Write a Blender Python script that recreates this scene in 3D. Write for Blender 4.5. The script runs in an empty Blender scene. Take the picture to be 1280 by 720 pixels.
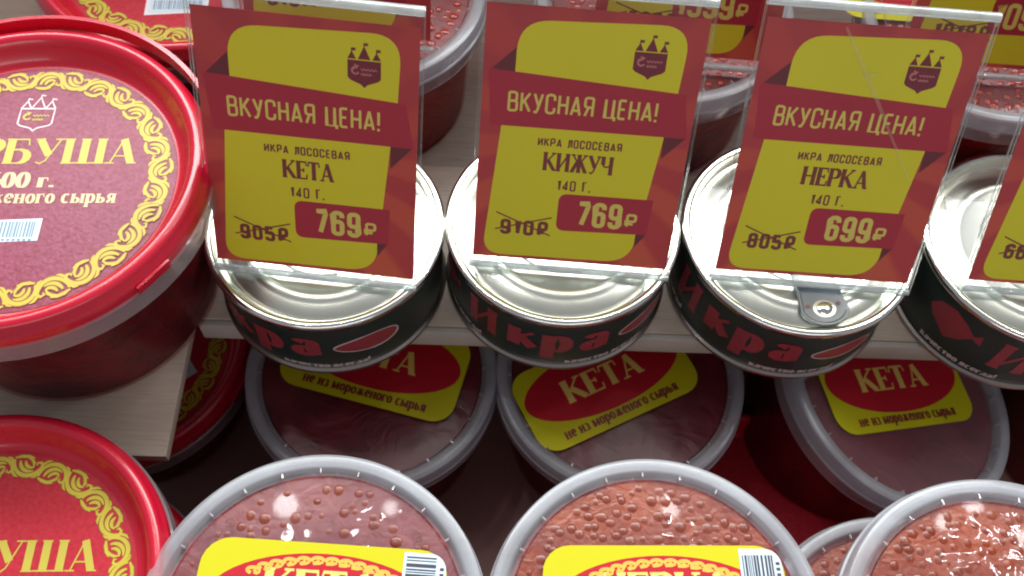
import bpy, math, random
from math import sin, cos, pi, radians, hypot, atan2
from mathutils import Matrix, Vector
random.seed(7)
S = 0.001                                   # everything below is written in millimetres
sc = bpy.context.scene
col = sc.collection

# ------------------------------------------------------------------ camera
def make_camera():
    pit, rol, yaw = radians(59.44), radians(5.157), radians(3.771)
    F = Vector((sin(yaw)*cos(pit), cos(yaw)*cos(pit), -sin(pit)))
    R = Vector((cos(yaw), -sin(yaw), 0)); U = R.cross(F)
    R2 = R*cos(rol) + U*sin(rol); U2 = -R*sin(rol) + U*cos(rol)
    cd = bpy.data.cameras.new('camera'); cd.lens = 33.75; cd.sensor_width = 36
    cd.clip_start = 0.005; cd.clip_end = 20
    co = bpy.data.objects.new('camera', cd); col.objects.link(co)
    M = Matrix((R2, U2, -F)).transposed().to_4x4()
    M.translation = Vector((-14.9, -167.7, 316.8))*S
    co.matrix_world = M
    cd.dof.use_dof = True; cd.dof.focus_distance = 0.30; cd.dof.aperture_fstop = 16
    sc.camera = co
make_camera()

# ------------------------------------------------------------------ light
w = bpy.data.worlds.new('World'); sc.world = w; w.use_nodes = True
bg = w.node_tree.nodes['Background']
bg.inputs[0].default_value = (0.93, 0.96, 1.0, 1); bg.inputs[1].default_value = 0.24
def area(name, loc, target, sx, sy, power, color=(1, 1, 1)):
    l = bpy.data.lights.new(name, 'AREA'); l.shape = 'RECTANGLE'; l.size = sx; l.size_y = sy
    l.energy = power; l.color = color
    if name == 'lamp_spot': l.shape = 'DISK'
    o = bpy.data.objects.new(name, l); col.objects.link(o)
    o.location = loc
    o.rotation_euler = (Vector(target)-Vector(loc)).to_track_quat('-Z', 'Y').to_euler()
    return o
area('lamp_strip', (0.02, 0.66, 0.86), (0.02, 0.0, 0.0), 1.5, 0.28, 17, (0.95, 1.0, 0.98))
area('lamp_strip', (0.03, 0.33, 1.10), (0.03, 0.0, 0.0), 1.7, 0.16, 1.1, (1.0, 0.98, 0.96))
area('lid_reflection_fill', (0.03, 0.46, 0.98), (0.03, 0.0, 0.0), 1.7, 0.22, 1.9, (1.0, 0.95, 0.82))  # added panel, gives the tin lids something beige to reflect
area('front_fill', (0.15, -1.55, 0.98), (0.03, 0.0, 0.0), 1.8, 0.25, 4.5, (1.0, 0.98, 0.95))  # added low front fill, lights sign faces and tin walls only
for x, y, d in ((-0.255, 0.215, .030), (-0.121, 0.215, .018), (0.244, 0.222, .022), (0.634, 0.228, .022), (0.690, 0.185, .022), (0.590, 0.205, .020), (0.74, 0.24, .02)):
    area('lamp_spot', (x, y, 0.95), (x*.5, -0.1, 0.0), d, d, 0.30*(d/.03)**2, (1.0, 1.0, 1.0))
sc.view_settings.view_transform = 'Standard'; sc.view_settings.look = 'None'
sc.view_settings.exposure = 0.17; sc.view_settings.gamma = 1
sc.cycles.use_denoising = True; sc.cycles.filter_width = 2.0
sc.cycles.max_bounces = 10; sc.cycles.transparent_max_bounces = 24
sc.cycles.glossy_bounces = 5; sc.cycles.caustics_reflective = False; sc.cycles.caustics_refractive = False

# ------------------------------------------------------------------ materials
class NT:
    def __init__(s, name):
        s.m = bpy.data.materials.new(name); s.m.use_nodes = True
        s.t = s.m.node_tree; s.t.nodes.clear()
        s.out = s.n('ShaderNodeOutputMaterial')
    def n(s, typ, **kw):
        nd = s.t.nodes.new(typ)
        for k, v in kw.items():
            if k.startswith('_'): setattr(nd, k[1:], v)
            else: nd.inputs[k.replace('__', ' ')].default_value = v
        return nd
    def l(s, a, b): s.t.links.new(a, b)
def c4(c): return (c[0], c[1], c[2], 1)
def mat(name, base, rough=0.5, metal=0.0, coat=0.0, var=None, vscale=200, vamt=0.5, bump=0.0, bscale=300,
        stretch=(1, 1, 1), trans=0.0, spec=0.5, coat_rough=0.1, emit=None, detail=3, rvar=0.0, alpha=None):
    q = NT(name)
    b = q.n('ShaderNodeBsdfPrincipled')
    b.inputs['Base Color'].default_value = c4(base); b.inputs['Roughness'].default_value = rough
    b.inputs['Metallic'].default_value = metal; b.inputs['Coat Weight'].default_value = coat
    b.inputs['Coat Roughness'].default_value = coat_rough
    b.inputs['Specular IOR Level'].default_value = spec
    tc = q.n('ShaderNodeTexCoord'); mp = q.n('ShaderNodeMapping'); mp.inputs['Scale'].default_value = stretch
    q.l(tc.outputs['Object'], mp.inputs['Vector'])
    if var is not None:
        ns = q.n('ShaderNodeTexNoise', Scale=vscale, Detail=detail); q.l(mp.outputs[0], ns.inputs['Vector'])
        rp = q.n('ShaderNodeMapRange'); rp.inputs['From Min'].default_value = 0.3; rp.inputs['From Max'].default_value = 0.7
        rp.inputs['To Max'].default_value = vamt
        q.l(ns.outputs['Fac'], rp.inputs['Value'])
        mx = q.n('ShaderNodeMix', _data_type='RGBA'); mx.inputs[6].default_value = c4(base); mx.inputs[7].default_value = c4(var)
        q.l(rp.outputs[0], mx.inputs[0]); q.l(mx.outputs[2], b.inputs['Base Color'])
    if rvar:
        nr = q.n('ShaderNodeTexNoise', Scale=60, Detail=4); q.l(mp.outputs[0], nr.inputs['Vector'])
        mr = q.n('ShaderNodeMapRange'); mr.inputs['To Min'].default_value = max(0.02, rough-rvar); mr.inputs['To Max'].default_value = rough+rvar
        q.l(nr.outputs['Fac'], mr.inputs['Value']); q.l(mr.outputs[0], b.inputs['Roughness'])
    if bump:
        nb = q.n('ShaderNodeTexNoise', Scale=bscale, Detail=3); q.l(mp.outputs[0], nb.inputs['Vector'])
        bp = q.n('ShaderNodeBump', Strength=1.0, Distance=bump); q.l(nb.outputs['Fac'], bp.inputs['Height'])
        q.l(bp.outputs[0], b.inputs['Normal'])
    if alpha is not None: b.inputs['Alpha'].default_value = alpha
    if trans:
        tl = q.n('ShaderNodeBsdfTranslucent'); tl.inputs[0].default_value = c4(base)
        mx2 = q.n('ShaderNodeMixShader'); mx2.inputs[0].default_value = trans
        q.l(b.outputs[0], mx2.inputs[1]); q.l(tl.outputs[0], mx2.inputs[2]); q.l(mx2.outputs[0], q.out.inputs[0])
    else: q.l(b.outputs[0], q.out.inputs[0])
    return q.m
def clear(name, tint=(1, 1, 1), gloss=0.06, rough=0.03, milk=0.0, milkc=(0.8, 0.85, 0.9), bump=0.0, bscale=60, edge=0.5, milkvar=0.0, mscale=60):
    """clear plastic: see-through, a skin of reflection and, where asked, some milkiness"""
    q = NT(name)
    tr = q.n('ShaderNodeBsdfTransparent'); tr.inputs[0].default_value = c4(tint)
    gl = q.n('ShaderNodeBsdfGlossy'); gl.inputs['Roughness'].default_value = rough
    df = q.n('ShaderNodeBsdfDiffuse'); df.inputs[0].default_value = c4(milkc)
    tl = q.n('ShaderNodeBsdfTranslucent'); tl.inputs[0].default_value = c4(milkc)
    dd = q.n('ShaderNodeMixShader'); dd.inputs[0].default_value = 0.4; q.l(df.outputs[0], dd.inputs[1]); q.l(tl.outputs[0], dd.inputs[2])
    m1 = q.n('ShaderNodeMixShader'); m1.inputs[0].default_value = milk
    q.l(tr.outputs[0], m1.inputs[1]); q.l(dd.outputs[0], m1.inputs[2])
    tc = q.n('ShaderNodeTexCoord')
    if milkvar:
        ns = q.n('ShaderNodeTexNoise', Scale=mscale, Detail=4); q.l(tc.outputs['Object'], ns.inputs['Vector'])
        mr = q.n('ShaderNodeMapRange'); mr.inputs['From Min'].default_value = 0.35; mr.inputs['From Max'].default_value = 0.65
        mr.inputs['To Min'].default_value = max(0, milk-milkvar); mr.inputs['To Max'].default_value = min(1, milk+milkvar)
        q.l(ns.outputs['Fac'], mr.inputs['Value']); q.l(mr.outputs[0], m1.inputs[0])
    fr = q.n('ShaderNodeLayerWeight'); fr.inputs['Blend'].default_value = 0.5
    pw = q.n('ShaderNodeMath', _operation='POWER'); pw.inputs[1].default_value = 4.0; q.l(fr.outputs['Facing'], pw.inputs[0])
    ad = q.n('ShaderNodeMath', _operation='MULTIPLY_ADD'); ad.inputs[1].default_value = edge; ad.inputs[2].default_value = gloss; q.l(pw.outputs[0], ad.inputs[0])
    m2 = q.n('ShaderNodeMixShader'); q.l(ad.outputs[0], m2.inputs[0]); q.l(m1.outputs[0], m2.inputs[1]); q.l(gl.outputs[0], m2.inputs[2])
    if bump:
        nb = q.n('ShaderNodeTexNoise', Scale=bscale, Detail=2); q.l(tc.outputs['Object'], nb.inputs['Vector'])
        bp = q.n('ShaderNodeBump', Strength=1.0, Distance=bump); q.l(nb.outputs['Fac'], bp.inputs['Height'])
        q.l(bp.outputs[0], gl.inputs['Normal']); q.l(bp.outputs[0], fr.inputs['Normal'])
    q.l(m2.outputs[0], q.out.inputs[0])
    return q.m
def card_paper():
    q = NT('printed_card_red')
    b = q.n('ShaderNodeBsdfPrincipled'); b.inputs['Roughness'].default_value = 0.45
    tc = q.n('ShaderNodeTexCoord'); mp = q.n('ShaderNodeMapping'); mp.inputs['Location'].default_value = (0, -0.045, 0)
    q.l(tc.outputs['Object'], mp.inputs[0])
    g = q.n('ShaderNodeTexGradient', _gradient_type='RADIAL'); q.l(mp.outputs[0], g.inputs[0])
    m1 = q.n('ShaderNodeMath', _operation='MULTIPLY'); m1.inputs[1].default_value = 2*pi*13; q.l(g.outputs['Fac'], m1.inputs[0])
    m2 = q.n('ShaderNodeMath', _operation='SINE'); q.l(m1.outputs[0], m2.inputs[0])
    mr = q.n('ShaderNodeMapRange'); mr.inputs['From Min'].default_value = -0.35; mr.inputs['From Max'].default_value = 0.35
    mr.inputs['To Max'].default_value = 0.75; q.l(m2.outputs[0], mr.inputs['Value'])
    sp = q.n('ShaderNodeSeparateXYZ'); q.l(tc.outputs['Object'], sp.inputs[0])
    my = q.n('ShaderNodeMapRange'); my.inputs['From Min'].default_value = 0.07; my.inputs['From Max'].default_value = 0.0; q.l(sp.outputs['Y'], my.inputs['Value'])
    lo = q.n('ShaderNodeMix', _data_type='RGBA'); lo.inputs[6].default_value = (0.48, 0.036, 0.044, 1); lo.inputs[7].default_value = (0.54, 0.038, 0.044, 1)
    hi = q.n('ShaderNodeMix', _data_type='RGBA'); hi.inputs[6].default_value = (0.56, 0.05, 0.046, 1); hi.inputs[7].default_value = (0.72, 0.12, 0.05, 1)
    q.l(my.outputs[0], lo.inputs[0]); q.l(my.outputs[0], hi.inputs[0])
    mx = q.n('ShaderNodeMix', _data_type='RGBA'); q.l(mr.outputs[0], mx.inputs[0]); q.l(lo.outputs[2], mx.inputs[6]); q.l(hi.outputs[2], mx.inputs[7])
    q.l(mx.outputs[2], b.inputs['Base Color']); q.l(b.outputs[0], q.out.inputs[0])
    return q.m
def wood(name, a, b_, scale=18):
    q = NT(name)
    b = q.n('ShaderNodeBsdfPrincipled'); b.inputs['Roughness'].default_value = 0.42
    tc = q.n('ShaderNodeTexCoord'); mp = q.n('ShaderNodeMapping'); mp.inputs['Scale'].default_value = (4, 60, 60)
    q.l(tc.outputs['Object'], mp.inputs[0])
    ns = q.n('ShaderNodeTexNoise', Scale=scale, Detail=6, Roughness=0.6, Distortion=0.6); q.l(mp.outputs[0], ns.inputs['Vector'])
    n2 = q.n('ShaderNodeTexNoise', Scale=14, Detail=3); q.l(tc.outputs['Object'], n2.inputs['Vector'])
    rp = q.n('ShaderNodeMapRange'); rp.inputs['From Min'].default_value = 0.3; rp.inputs['From Max'].default_value = 0.72; q.l(ns.outputs['Fac'], rp.inputs['Value'])
    mx = q.n('ShaderNodeMix', _data_type='RGBA'); mx.inputs[6].default_value = c4(a); mx.inputs[7].default_value = c4(b_); q.l(rp.outputs[0], mx.inputs[0])
    m3 = q.n('ShaderNodeMix', _data_type='RGBA', _blend_type='MULTIPLY'); m3.inputs[0].default_value = 0.35
    q.l(mx.outputs[2], m3.inputs[6]); q.l(n2.outputs['Color'], m3.inputs[7])
    q.l(mx.outputs[2], b.inputs['Base Color'])
    bp = q.n('ShaderNodeBump', Strength=0.5, Distance=0.0004); q.l(ns.outputs['Fac'], bp.inputs['Height']); q.l(bp.outputs[0], b.inputs['Normal'])
    q.l(b.outputs[0], q.out.inputs[0]); return q.m
def roe_gel(name, a, b_, bscale=300, bump=0.0006):
    q = NT(name)
    b = q.n('ShaderNodeBsdfPrincipled'); b.inputs['Roughness'].default_value = 0.36
    b.inputs['Coat Weight'].default_value = 0.12
    tc = q.n('ShaderNodeTexCoord')
    ns = q.n('ShaderNodeTexNoise', Scale=70, Detail=5, Roughness=0.62); q.l(tc.outputs['Object'], ns.inputs['Vector'])
    rp = q.n('ShaderNodeMapRange'); rp.inputs['From Min'].default_value = 0.36; rp.inputs['From Max'].default_value = 0.62; q.l(ns.outputs['Fac'], rp.inputs['Value'])
    mx = q.n('ShaderNodeMix', _data_type='RGBA'); mx.inputs[6].default_value = c4(a); mx.inputs[7].default_value = c4(b_); q.l(rp.outputs[0], mx.inputs[0])
    q.l(mx.outputs[2], b.inputs['Base Color'])
    nb = q.n('ShaderNodeTexNoise', Scale=bscale, Detail=3, Distortion=1.5); q.l(tc.outputs['Object'], nb.inputs['Vector'])
    bp = q.n('ShaderNodeBump', Strength=1.0, Distance=bump); q.l(nb.outputs['Fac'], bp.inputs['Height']); q.l(bp.outputs[0], b.inputs['Normal'])
    q.l(b.outputs[0], q.out.inputs[0]); return q.m

M = {}
M['board'] = wood('whitewashed_board', (0.52, 0.41, 0.33), (0.66, 0.54, 0.45))
M['board_back'] = wood('grey_brown_board', (0.36, 0.28, 0.24), (0.52, 0.43, 0.37), 22)
M['edge'] = mat('edge_strip', (0.55, 0.50, 0.44), 0.5, var=(0.45, 0.41, 0.36), vscale=40, vamt=0.8)
M['dark'] = mat('case_dark', (0.38, 0.20, 0.18), 0.6)
M['tin_metal'] = mat('tin_lid_metal', (0.90, 0.91, 0.81), 0.30, metal=1.0, bump=0.00003, bscale=25, rvar=0.06)
M['tin_rim'] = mat('tin_rim_metal', (0.86, 0.87, 0.84), 0.14, metal=1.0)
M['tin_base'] = mat('tin_bottom_seam', (0.42, 0.36, 0.34), 0.3, metal=1.0)
M['tab_metal'] = mat('ring_pull_metal', (0.36, 0.39, 0.43), 0.48, metal=1.0, rvar=0.08)
M['tin_wall'] = mat('tin_wall_print', (0.008, 0.026, 0.021), 0.42, coat=0.08, coat_rough=.3, var=(0.030, 0.034, 0.029), vscale=45, vamt=0.8)
M['tin_red'] = mat('tin_print_red', (0.36, 0.042, 0.055), 0.4, var=(0.24, 0.034, 0.044), vscale=90, vamt=0.8)
M['tin_white'] = mat('tin_print_pale', (0.62, 0.52, 0.50), 0.4)
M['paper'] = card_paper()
M['ribbon'] = mat('ribbon_crimson', (0.48, 0.014, 0.042), 0.4, var=(0.42, 0.012, 0.036), vscale=30, vamt=0.8)
M['fold'] = mat('ribbon_fold_maroon', (0.15, 0.012, 0.022), 0.45)
M['yellow_dull'] = mat('card_yellow', (0.80, 0.72, 0.010), 0.42, var=(0.76, 0.69, 0.010), vscale=25, vamt=0.8)
M['gold_text'] = mat('card_gold_lettering', (0.80, 0.67, 0.13), 0.45)
M['dark_text'] = mat('card_dark_lettering', (0.22, 0.03, 0.03), 0.5)
M['logo_dark'] = mat('logo_maroon', (0.20, 0.012, 0.03), 0.45)
M['logo_pink'] = mat('logo_pink', (0.62, 0.20, 0.2), 0.45)
M['acrylic'] = clear('acrylic_clear', gloss=0.015, rough=0.02, milk=0.012, edge=.25)
M['acrylic_front'] = clear('acrylic_front_face', gloss=0.006, rough=0.06, milk=0.014, milkc=(0.75, 0.65, 0.65), edge=.12)
M['acrylic_edge'] = clear('acrylic_polished_edge', tint=(0.85, 0.93, 0.93), gloss=0.18, rough=0.12, milk=0.38, milkc=(0.88, 0.93, 0.94))
M['acrylic_bar'] = clear('acrylic_bent_top', tint=(0.90, 0.95, 0.96), gloss=0.14, rough=0.05, milk=0.55, milkc=(0.90, 0.94, 0.96), bump=0.0006, bscale=90, milkvar=0.28, mscale=70)
M['glare_streak'] = clear('glare_streak', gloss=0.03, rough=0.4, milk=0.24, milkc=(0.85, 0.8, 0.55))  # reflection on the acrylic, painted as a pale milky strip
M['red_lid'] = mat('red_lid_plastic', (0.60, 0.008, 0.035), 0.28, coat=0.4, bump=0.00005, bscale=60, rvar=0.08)
M['red_label'] = mat('red_lid_label', (0.23, 0.010, 0.042), 0.36, coat=0.04, spec=0.35, coat_rough=0.3, var=(0.34, 0.055, 0.13), vscale=750, vamt=0.8, bump=0.00010, bscale=800, detail=2)  # lilac sheen of the label film is mixed into the red
M['red_label_smooth'] = mat('red_lid_label_smooth', (0.50, 0.014, 0.032), 0.42, coat=0.05, spec=0.25, coat_rough=0.3, var=(0.64, 0.05, 0.07), vscale=700, vamt=0.5, detail=2)
M['ornament'] = mat('ornament_yellow', (0.64, 0.51, 0.035), 0.4, var=(0.54, 0.43, 0.03), vscale=300, vamt=0.6)
M['ornament_shade'] = mat('ornament_outline', (0.30, 0.10, 0.02), 0.45)
M['lid_gold'] = mat('lid_lettering_yellow', (0.60, 0.49, 0.06), 0.4)
M['lid_pale'] = mat('lid_lettering_pale', (0.70, 0.56, 0.32), 0.4)
M['lid_white'] = mat('lid_outline_white', (0.85, 0.68, 0.74), 0.4)
M['sticker'] = mat('barcode_sticker', (0.68, 0.80, 0.90), 0.4)
M['sticker_white'] = mat('sticker_border', (0.88, 0.82, 0.88), 0.4)
M['bar_blue'] = mat('barcode_bars_blue', (0.20, 0.29, 0.40), 0.4)
M['bar_dark'] = mat('barcode_bars', (0.05, 0.05, 0.09), 0.4)
M['pp_rim'] = clear('milky_lid_plastic', tint=(0.95, 0.96, 0.98), gloss=0.04, rough=0.2, milk=0.47, milkc=(0.76, 0.79, 0.85), bump=0.0003, bscale=60, milkvar=0.12, mscale=35)
M['pp_skirt'] = clear('clear_skirt_plastic', tint=(0.93, 0.90, 0.92), gloss=0.05, rough=0.12, milk=0.32, milkc=(0.75, 0.70, 0.74), bump=0.0004, bscale=80)
M['pp_edge'] = clear('skirt_edge_plastic', tint=(0.9, 0.9, 0.92), gloss=0.15, rough=0.15, milk=0.5, milkc=(0.8, 0.78, 0.8))
M['pp_body'] = clear('tub_wall_plastic', tint=(0.95, 0.80, 0.80), gloss=0.004, rough=0.12, milk=0.02, edge=.08, milkc=(0.6, 0.4, 0.4), bump=0.0005, bscale=60)
M['film'] = clear('lid_film', gloss=0.014, rough=0.05, milk=0.025, milkc=(0.6, 0.42, 0.46), bump=0.0005, bscale=90, milkvar=0.05, mscale=80)
M['film_wet_sheen'] = clear('lid_film_fogged_sheen', gloss=0.014, rough=0.045, milk=0.10, milkc=(0.46, 0.30, 0.38), bump=0.00045, bscale=70, milkvar=0.12, mscale=60)  # real fogging plus a reflected mauve sheen, both put into the milkiness
M['film_sheen'] = clear('lid_film_sheen', gloss=0.05, rough=0.32, milk=0.26, milkc=(0.62, 0.30, 0.36), milkvar=0.12, mscale=16)  # pale lamp sheen put into the milky colour
M['film_damp_sheen'] = clear('lid_film_damp_sheen', gloss=0.014, rough=0.045, milk=0.05, milkc=(0.46, 0.28, 0.34), bump=0.00045, bscale=70, milkvar=0.09, mscale=60)  # thinner fog, reflected mauve sheen painted into its milky patches
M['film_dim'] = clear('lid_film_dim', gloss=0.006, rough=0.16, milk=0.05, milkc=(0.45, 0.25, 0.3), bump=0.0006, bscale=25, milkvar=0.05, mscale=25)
M['roe'] = mat('roe_orange', (0.25, 0.030, 0.008), 0.26, coat=0.3, var=(0.38, 0.062, 0.016), vscale=120, vamt=1.0, spec=0.6, trans=0.25)
M['roe_red'] = mat('roe_red', (0.36, 0.02, 0.015), 0.2, coat=0.5, var=(0.45, 0.04, 0.02), vscale=150, vamt=1.0)
M['gel_pink'] = roe_gel('roe_gel_pink', (0.30, 0.085, 0.095), (0.21, 0.042, 0.044), 160, .0003)
M['gel_orange'] = roe_gel('roe_gel_orange', (0.36, 0.068, 0.024), (0.24, 0.030, 0.009), 200, .0005)
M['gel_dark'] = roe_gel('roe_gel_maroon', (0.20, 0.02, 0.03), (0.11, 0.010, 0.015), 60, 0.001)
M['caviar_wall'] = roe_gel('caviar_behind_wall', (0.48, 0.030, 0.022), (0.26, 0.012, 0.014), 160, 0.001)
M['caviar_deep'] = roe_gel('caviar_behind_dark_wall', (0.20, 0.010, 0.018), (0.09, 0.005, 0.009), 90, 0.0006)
M['lab_yellow'] = mat('label_yellow', (0.66, 0.61, 0.010), 0.5, spec=.2)
M['lab_red'] = mat('label_red', (0.56, 0.012, 0.028), 0.5, spec=.25)
M['lab_orange'] = mat('label_ornament', (0.90, 0.50, 0.06), 0.4)
M['lab_text'] = mat('label_lettering_gold', (0.92, 0.66, 0.16), 0.4)
M['lab_dark'] = mat('label_lettering_maroon', (0.26, 0.02, 0.02), 0.45)
M['bubble'] = clear('wet_bubble_rim', gloss=0.30, rough=0.12, milk=0.35, milkc=(0.8, 0.5, 0.48))

# ------------------------------------------------------------------ object helpers
def empty(name, label, cat, loc, rot=(0, 0, 0), group=None):
    o = bpy.data.objects.new(name, None); col.objects.link(o)
    o.empty_display_size = 0.01
    o.location = Vector(loc)*S; o.rotation_euler = rot
    o['label'] = label; o['category'] = cat
    if group: o['group'] = group
    return o
def link(name, me, parent=None, kind=None, label=None):
    o = bpy.data.objects.new(name, me); col.objects.link(o)
    if parent is not None: o.parent = parent
    if kind: o['kind'] = kind
    if label: o['label'] = label
    return o
def mesh(name, V, Fc, mats, smooth=None, mi=None):
    me = bpy.data.meshes.new(name)
    me.from_pydata([(x*S, y*S, z*S) for x, y, z in V], [], Fc)
    for m in (mats if isinstance(mats, (list, tuple)) else [mats]): me.materials.append(m)
    if mi: me.polygons.foreach_set('material_index', mi)
    if smooth is not None:
        me.polygons.foreach_set('use_smooth', [True]*len(me.polygons))
        me.set_sharp_from_angle(angle=radians(smooth))
    me.update(); return me
def lathe(name, prof, mats, n=96, smooth=40, a0=0, a1=2*pi, segm=None):
    V, Fc, mi = [], [], []
    full = abs(a1-a0-2*pi) < 1e-6; k = n if full else n+1; np_ = len(prof)
    for i in range(k):
        a = a0+(a1-a0)*i/n
        for r, z in prof: V.append((r*cos(a), r*sin(a), z))
    for i in range(n):
        j = (i+1) % k
        for q in range(np_-1):
            if prof[q][0] < 1e-9 and prof[q+1][0] < 1e-9: continue
            f = (i*np_+q, j*np_+q, j*np_+q+1, i*np_+q+1)
            Fc.append(f); mi.append(segm[q] if segm else 0)
    me = mesh(name, V, Fc, mats, None, mi)
    import bmesh
    bm = bmesh.new(); bm.from_mesh(me); bmesh.ops.remove_doubles(bm, verts=bm.verts, dist=1e-7)
    bmesh.ops.recalc_face_normals(bm, faces=bm.faces)
    bm.to_mesh(me); bm.free()
    me.polygons.foreach_set('use_smooth', [True]*len(me.polygons)); me.set_sharp_from_angle(angle=radians(smooth)); me.update()
    return me
def box(x0, x1, y0, y1, z0, z1):
    V = [(x, y, z) for x in (x0, x1) for y in (y0, y1) for z in (z0, z1)]
    Fc = [(0, 1, 3, 2), (4, 6, 7, 5), (0, 4, 5, 1), (2, 3, 7, 6), (0, 2, 6, 4), (1, 5, 7, 3)]
    return V, Fc
def bevel(me, wdt, seg=2):
    import bmesh
    bm = bmesh.new(); bm.from_mesh(me)
    bmesh.ops.bevel(bm, geom=list(bm.edges), offset=wdt*S, segments=seg, affect='EDGES', profile=0.7)
    bm.to_mesh(me); bm.free()
    me.polygons.foreach_set('use_smooth', [True]*len(me.polygons)); me.set_sharp_from_angle(angle=radians(35)); me.update()
    return me
def copy_tree(o, parent=None):
    c = o.copy(); col.objects.link(c)
    if parent is not None: c.parent = parent
    for ch in [k for k in ALL if k.parent == o]: copy_tree(ch, c)
    return c
class Decal:
    """flat print: polygons in a plane, each a hair above the last"""
    def __init__(s, z=0.0, dz=0.006): s.P = []; s.z = z; s.dz = dz
    def poly(s, pts, z=None):
        s.P.append(([tuple(p) for p in pts], s.z if z is None else z)); 
    def layer(s, d=None): s.z += s.dz if d is None else d
    def fill(s, poly, step=.9):
        x0, x1 = min(p[0] for p in poly), max(p[0] for p in poly); n = max(2, int((x1-x0)/step))
        def span(x):
            ys = []
            for (ax, ay), (bx, by) in zip(poly, poly[1:]+poly[:1]):
                if (ax-x)*(bx-x) < 0: ys.append(ay+(by-ay)*(x-ax)/(bx-ax))
            ys.sort(); return ys
        for i in range(n):
            a, b = x0+(x1-x0)*i/n+1e-4, x0+(x1-x0)*(i+1)/n-1e-4
            A_, B_ = span(a), span(b)
            if len(A_) >= 2 and len(B_) >= 2: s.poly([(a, A_[0]), (b, B_[0]), (b, B_[-1]), (a, A_[-1])])
    def build(s, name, m, parent, xf=None, label=None):
        V, Fc = [], []
        for pts, z in s.P:
            b = len(V)
            for (x, y) in pts: V.append(xf(x, y, z) if xf else (x, y, z))
            Fc.append(tuple(range(b, b+len(pts))))
        return link(name, mesh(name, V, Fc, m), parent, label=label)
SEG = [None]                                # longest straight piece allowed where print bends round a tin
def ribbon(dec, pts, wf, closed=False):
    """a stroke along pts with width wf(i, tangent)"""
    if SEG[0] and not closed and len(pts) < 6:
        new = [pts[0]]
        for a, b in zip(pts, pts[1:]):
            m = max(1, int(hypot(b[0]-a[0], b[1]-a[1])/SEG[0]))
            new += [(a[0]+(b[0]-a[0])*q/m, a[1]+(b[1]-a[1])*q/m) for q in range(1, m+1)]
        pts = new
    n = len(pts); L = []; R_ = []
    for i in range(n):
        a = pts[(i-1) % n] if closed or i > 0 else pts[i]
        b = pts[(i+1) % n] if closed or i < n-1 else pts[i]
        tx, ty = b[0]-a[0], b[1]-a[1]; d = hypot(tx, ty) or 1e-9; tx /= d; ty /= d
        wd = wf(i, (tx, ty))/2
        if 0 < i < n-1 or closed:
            p0, p1, p2 = pts[(i-1) % n], pts[i], pts[(i+1) % n]
            u1 = (p1[0]-p0[0], p1[1]-p0[1]); u2 = (p2[0]-p1[0], p2[1]-p1[1])
            l1 = hypot(*u1) or 1e-9; l2 = hypot(*u2) or 1e-9
            cs = max(-1, min(1, (u1[0]*u2[0]+u1[1]*u2[1])/l1/l2)); half = math.sqrt((1+cs)/2)
            wd /= max(half, 0.55)
        L.append((pts[i][0]-ty*wd, pts[i][1]+tx*wd)); R_.append((pts[i][0]+ty*wd, pts[i][1]-tx*wd))
    m = n if closed else n-1
    for i in range(m):
        j = (i+1) % n; dec.poly([L[i], R_[i], R_[j], L[j]])
    dec.layer()
def E(cx, cy, rx, ry, a0, a1, n=9):
    return [(cx+rx*cos(radians(a0+(a1-a0)*i/n)), cy+ry*sin(radians(a0+(a1-a0)*i/n))) for i in range(n+1)]

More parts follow.
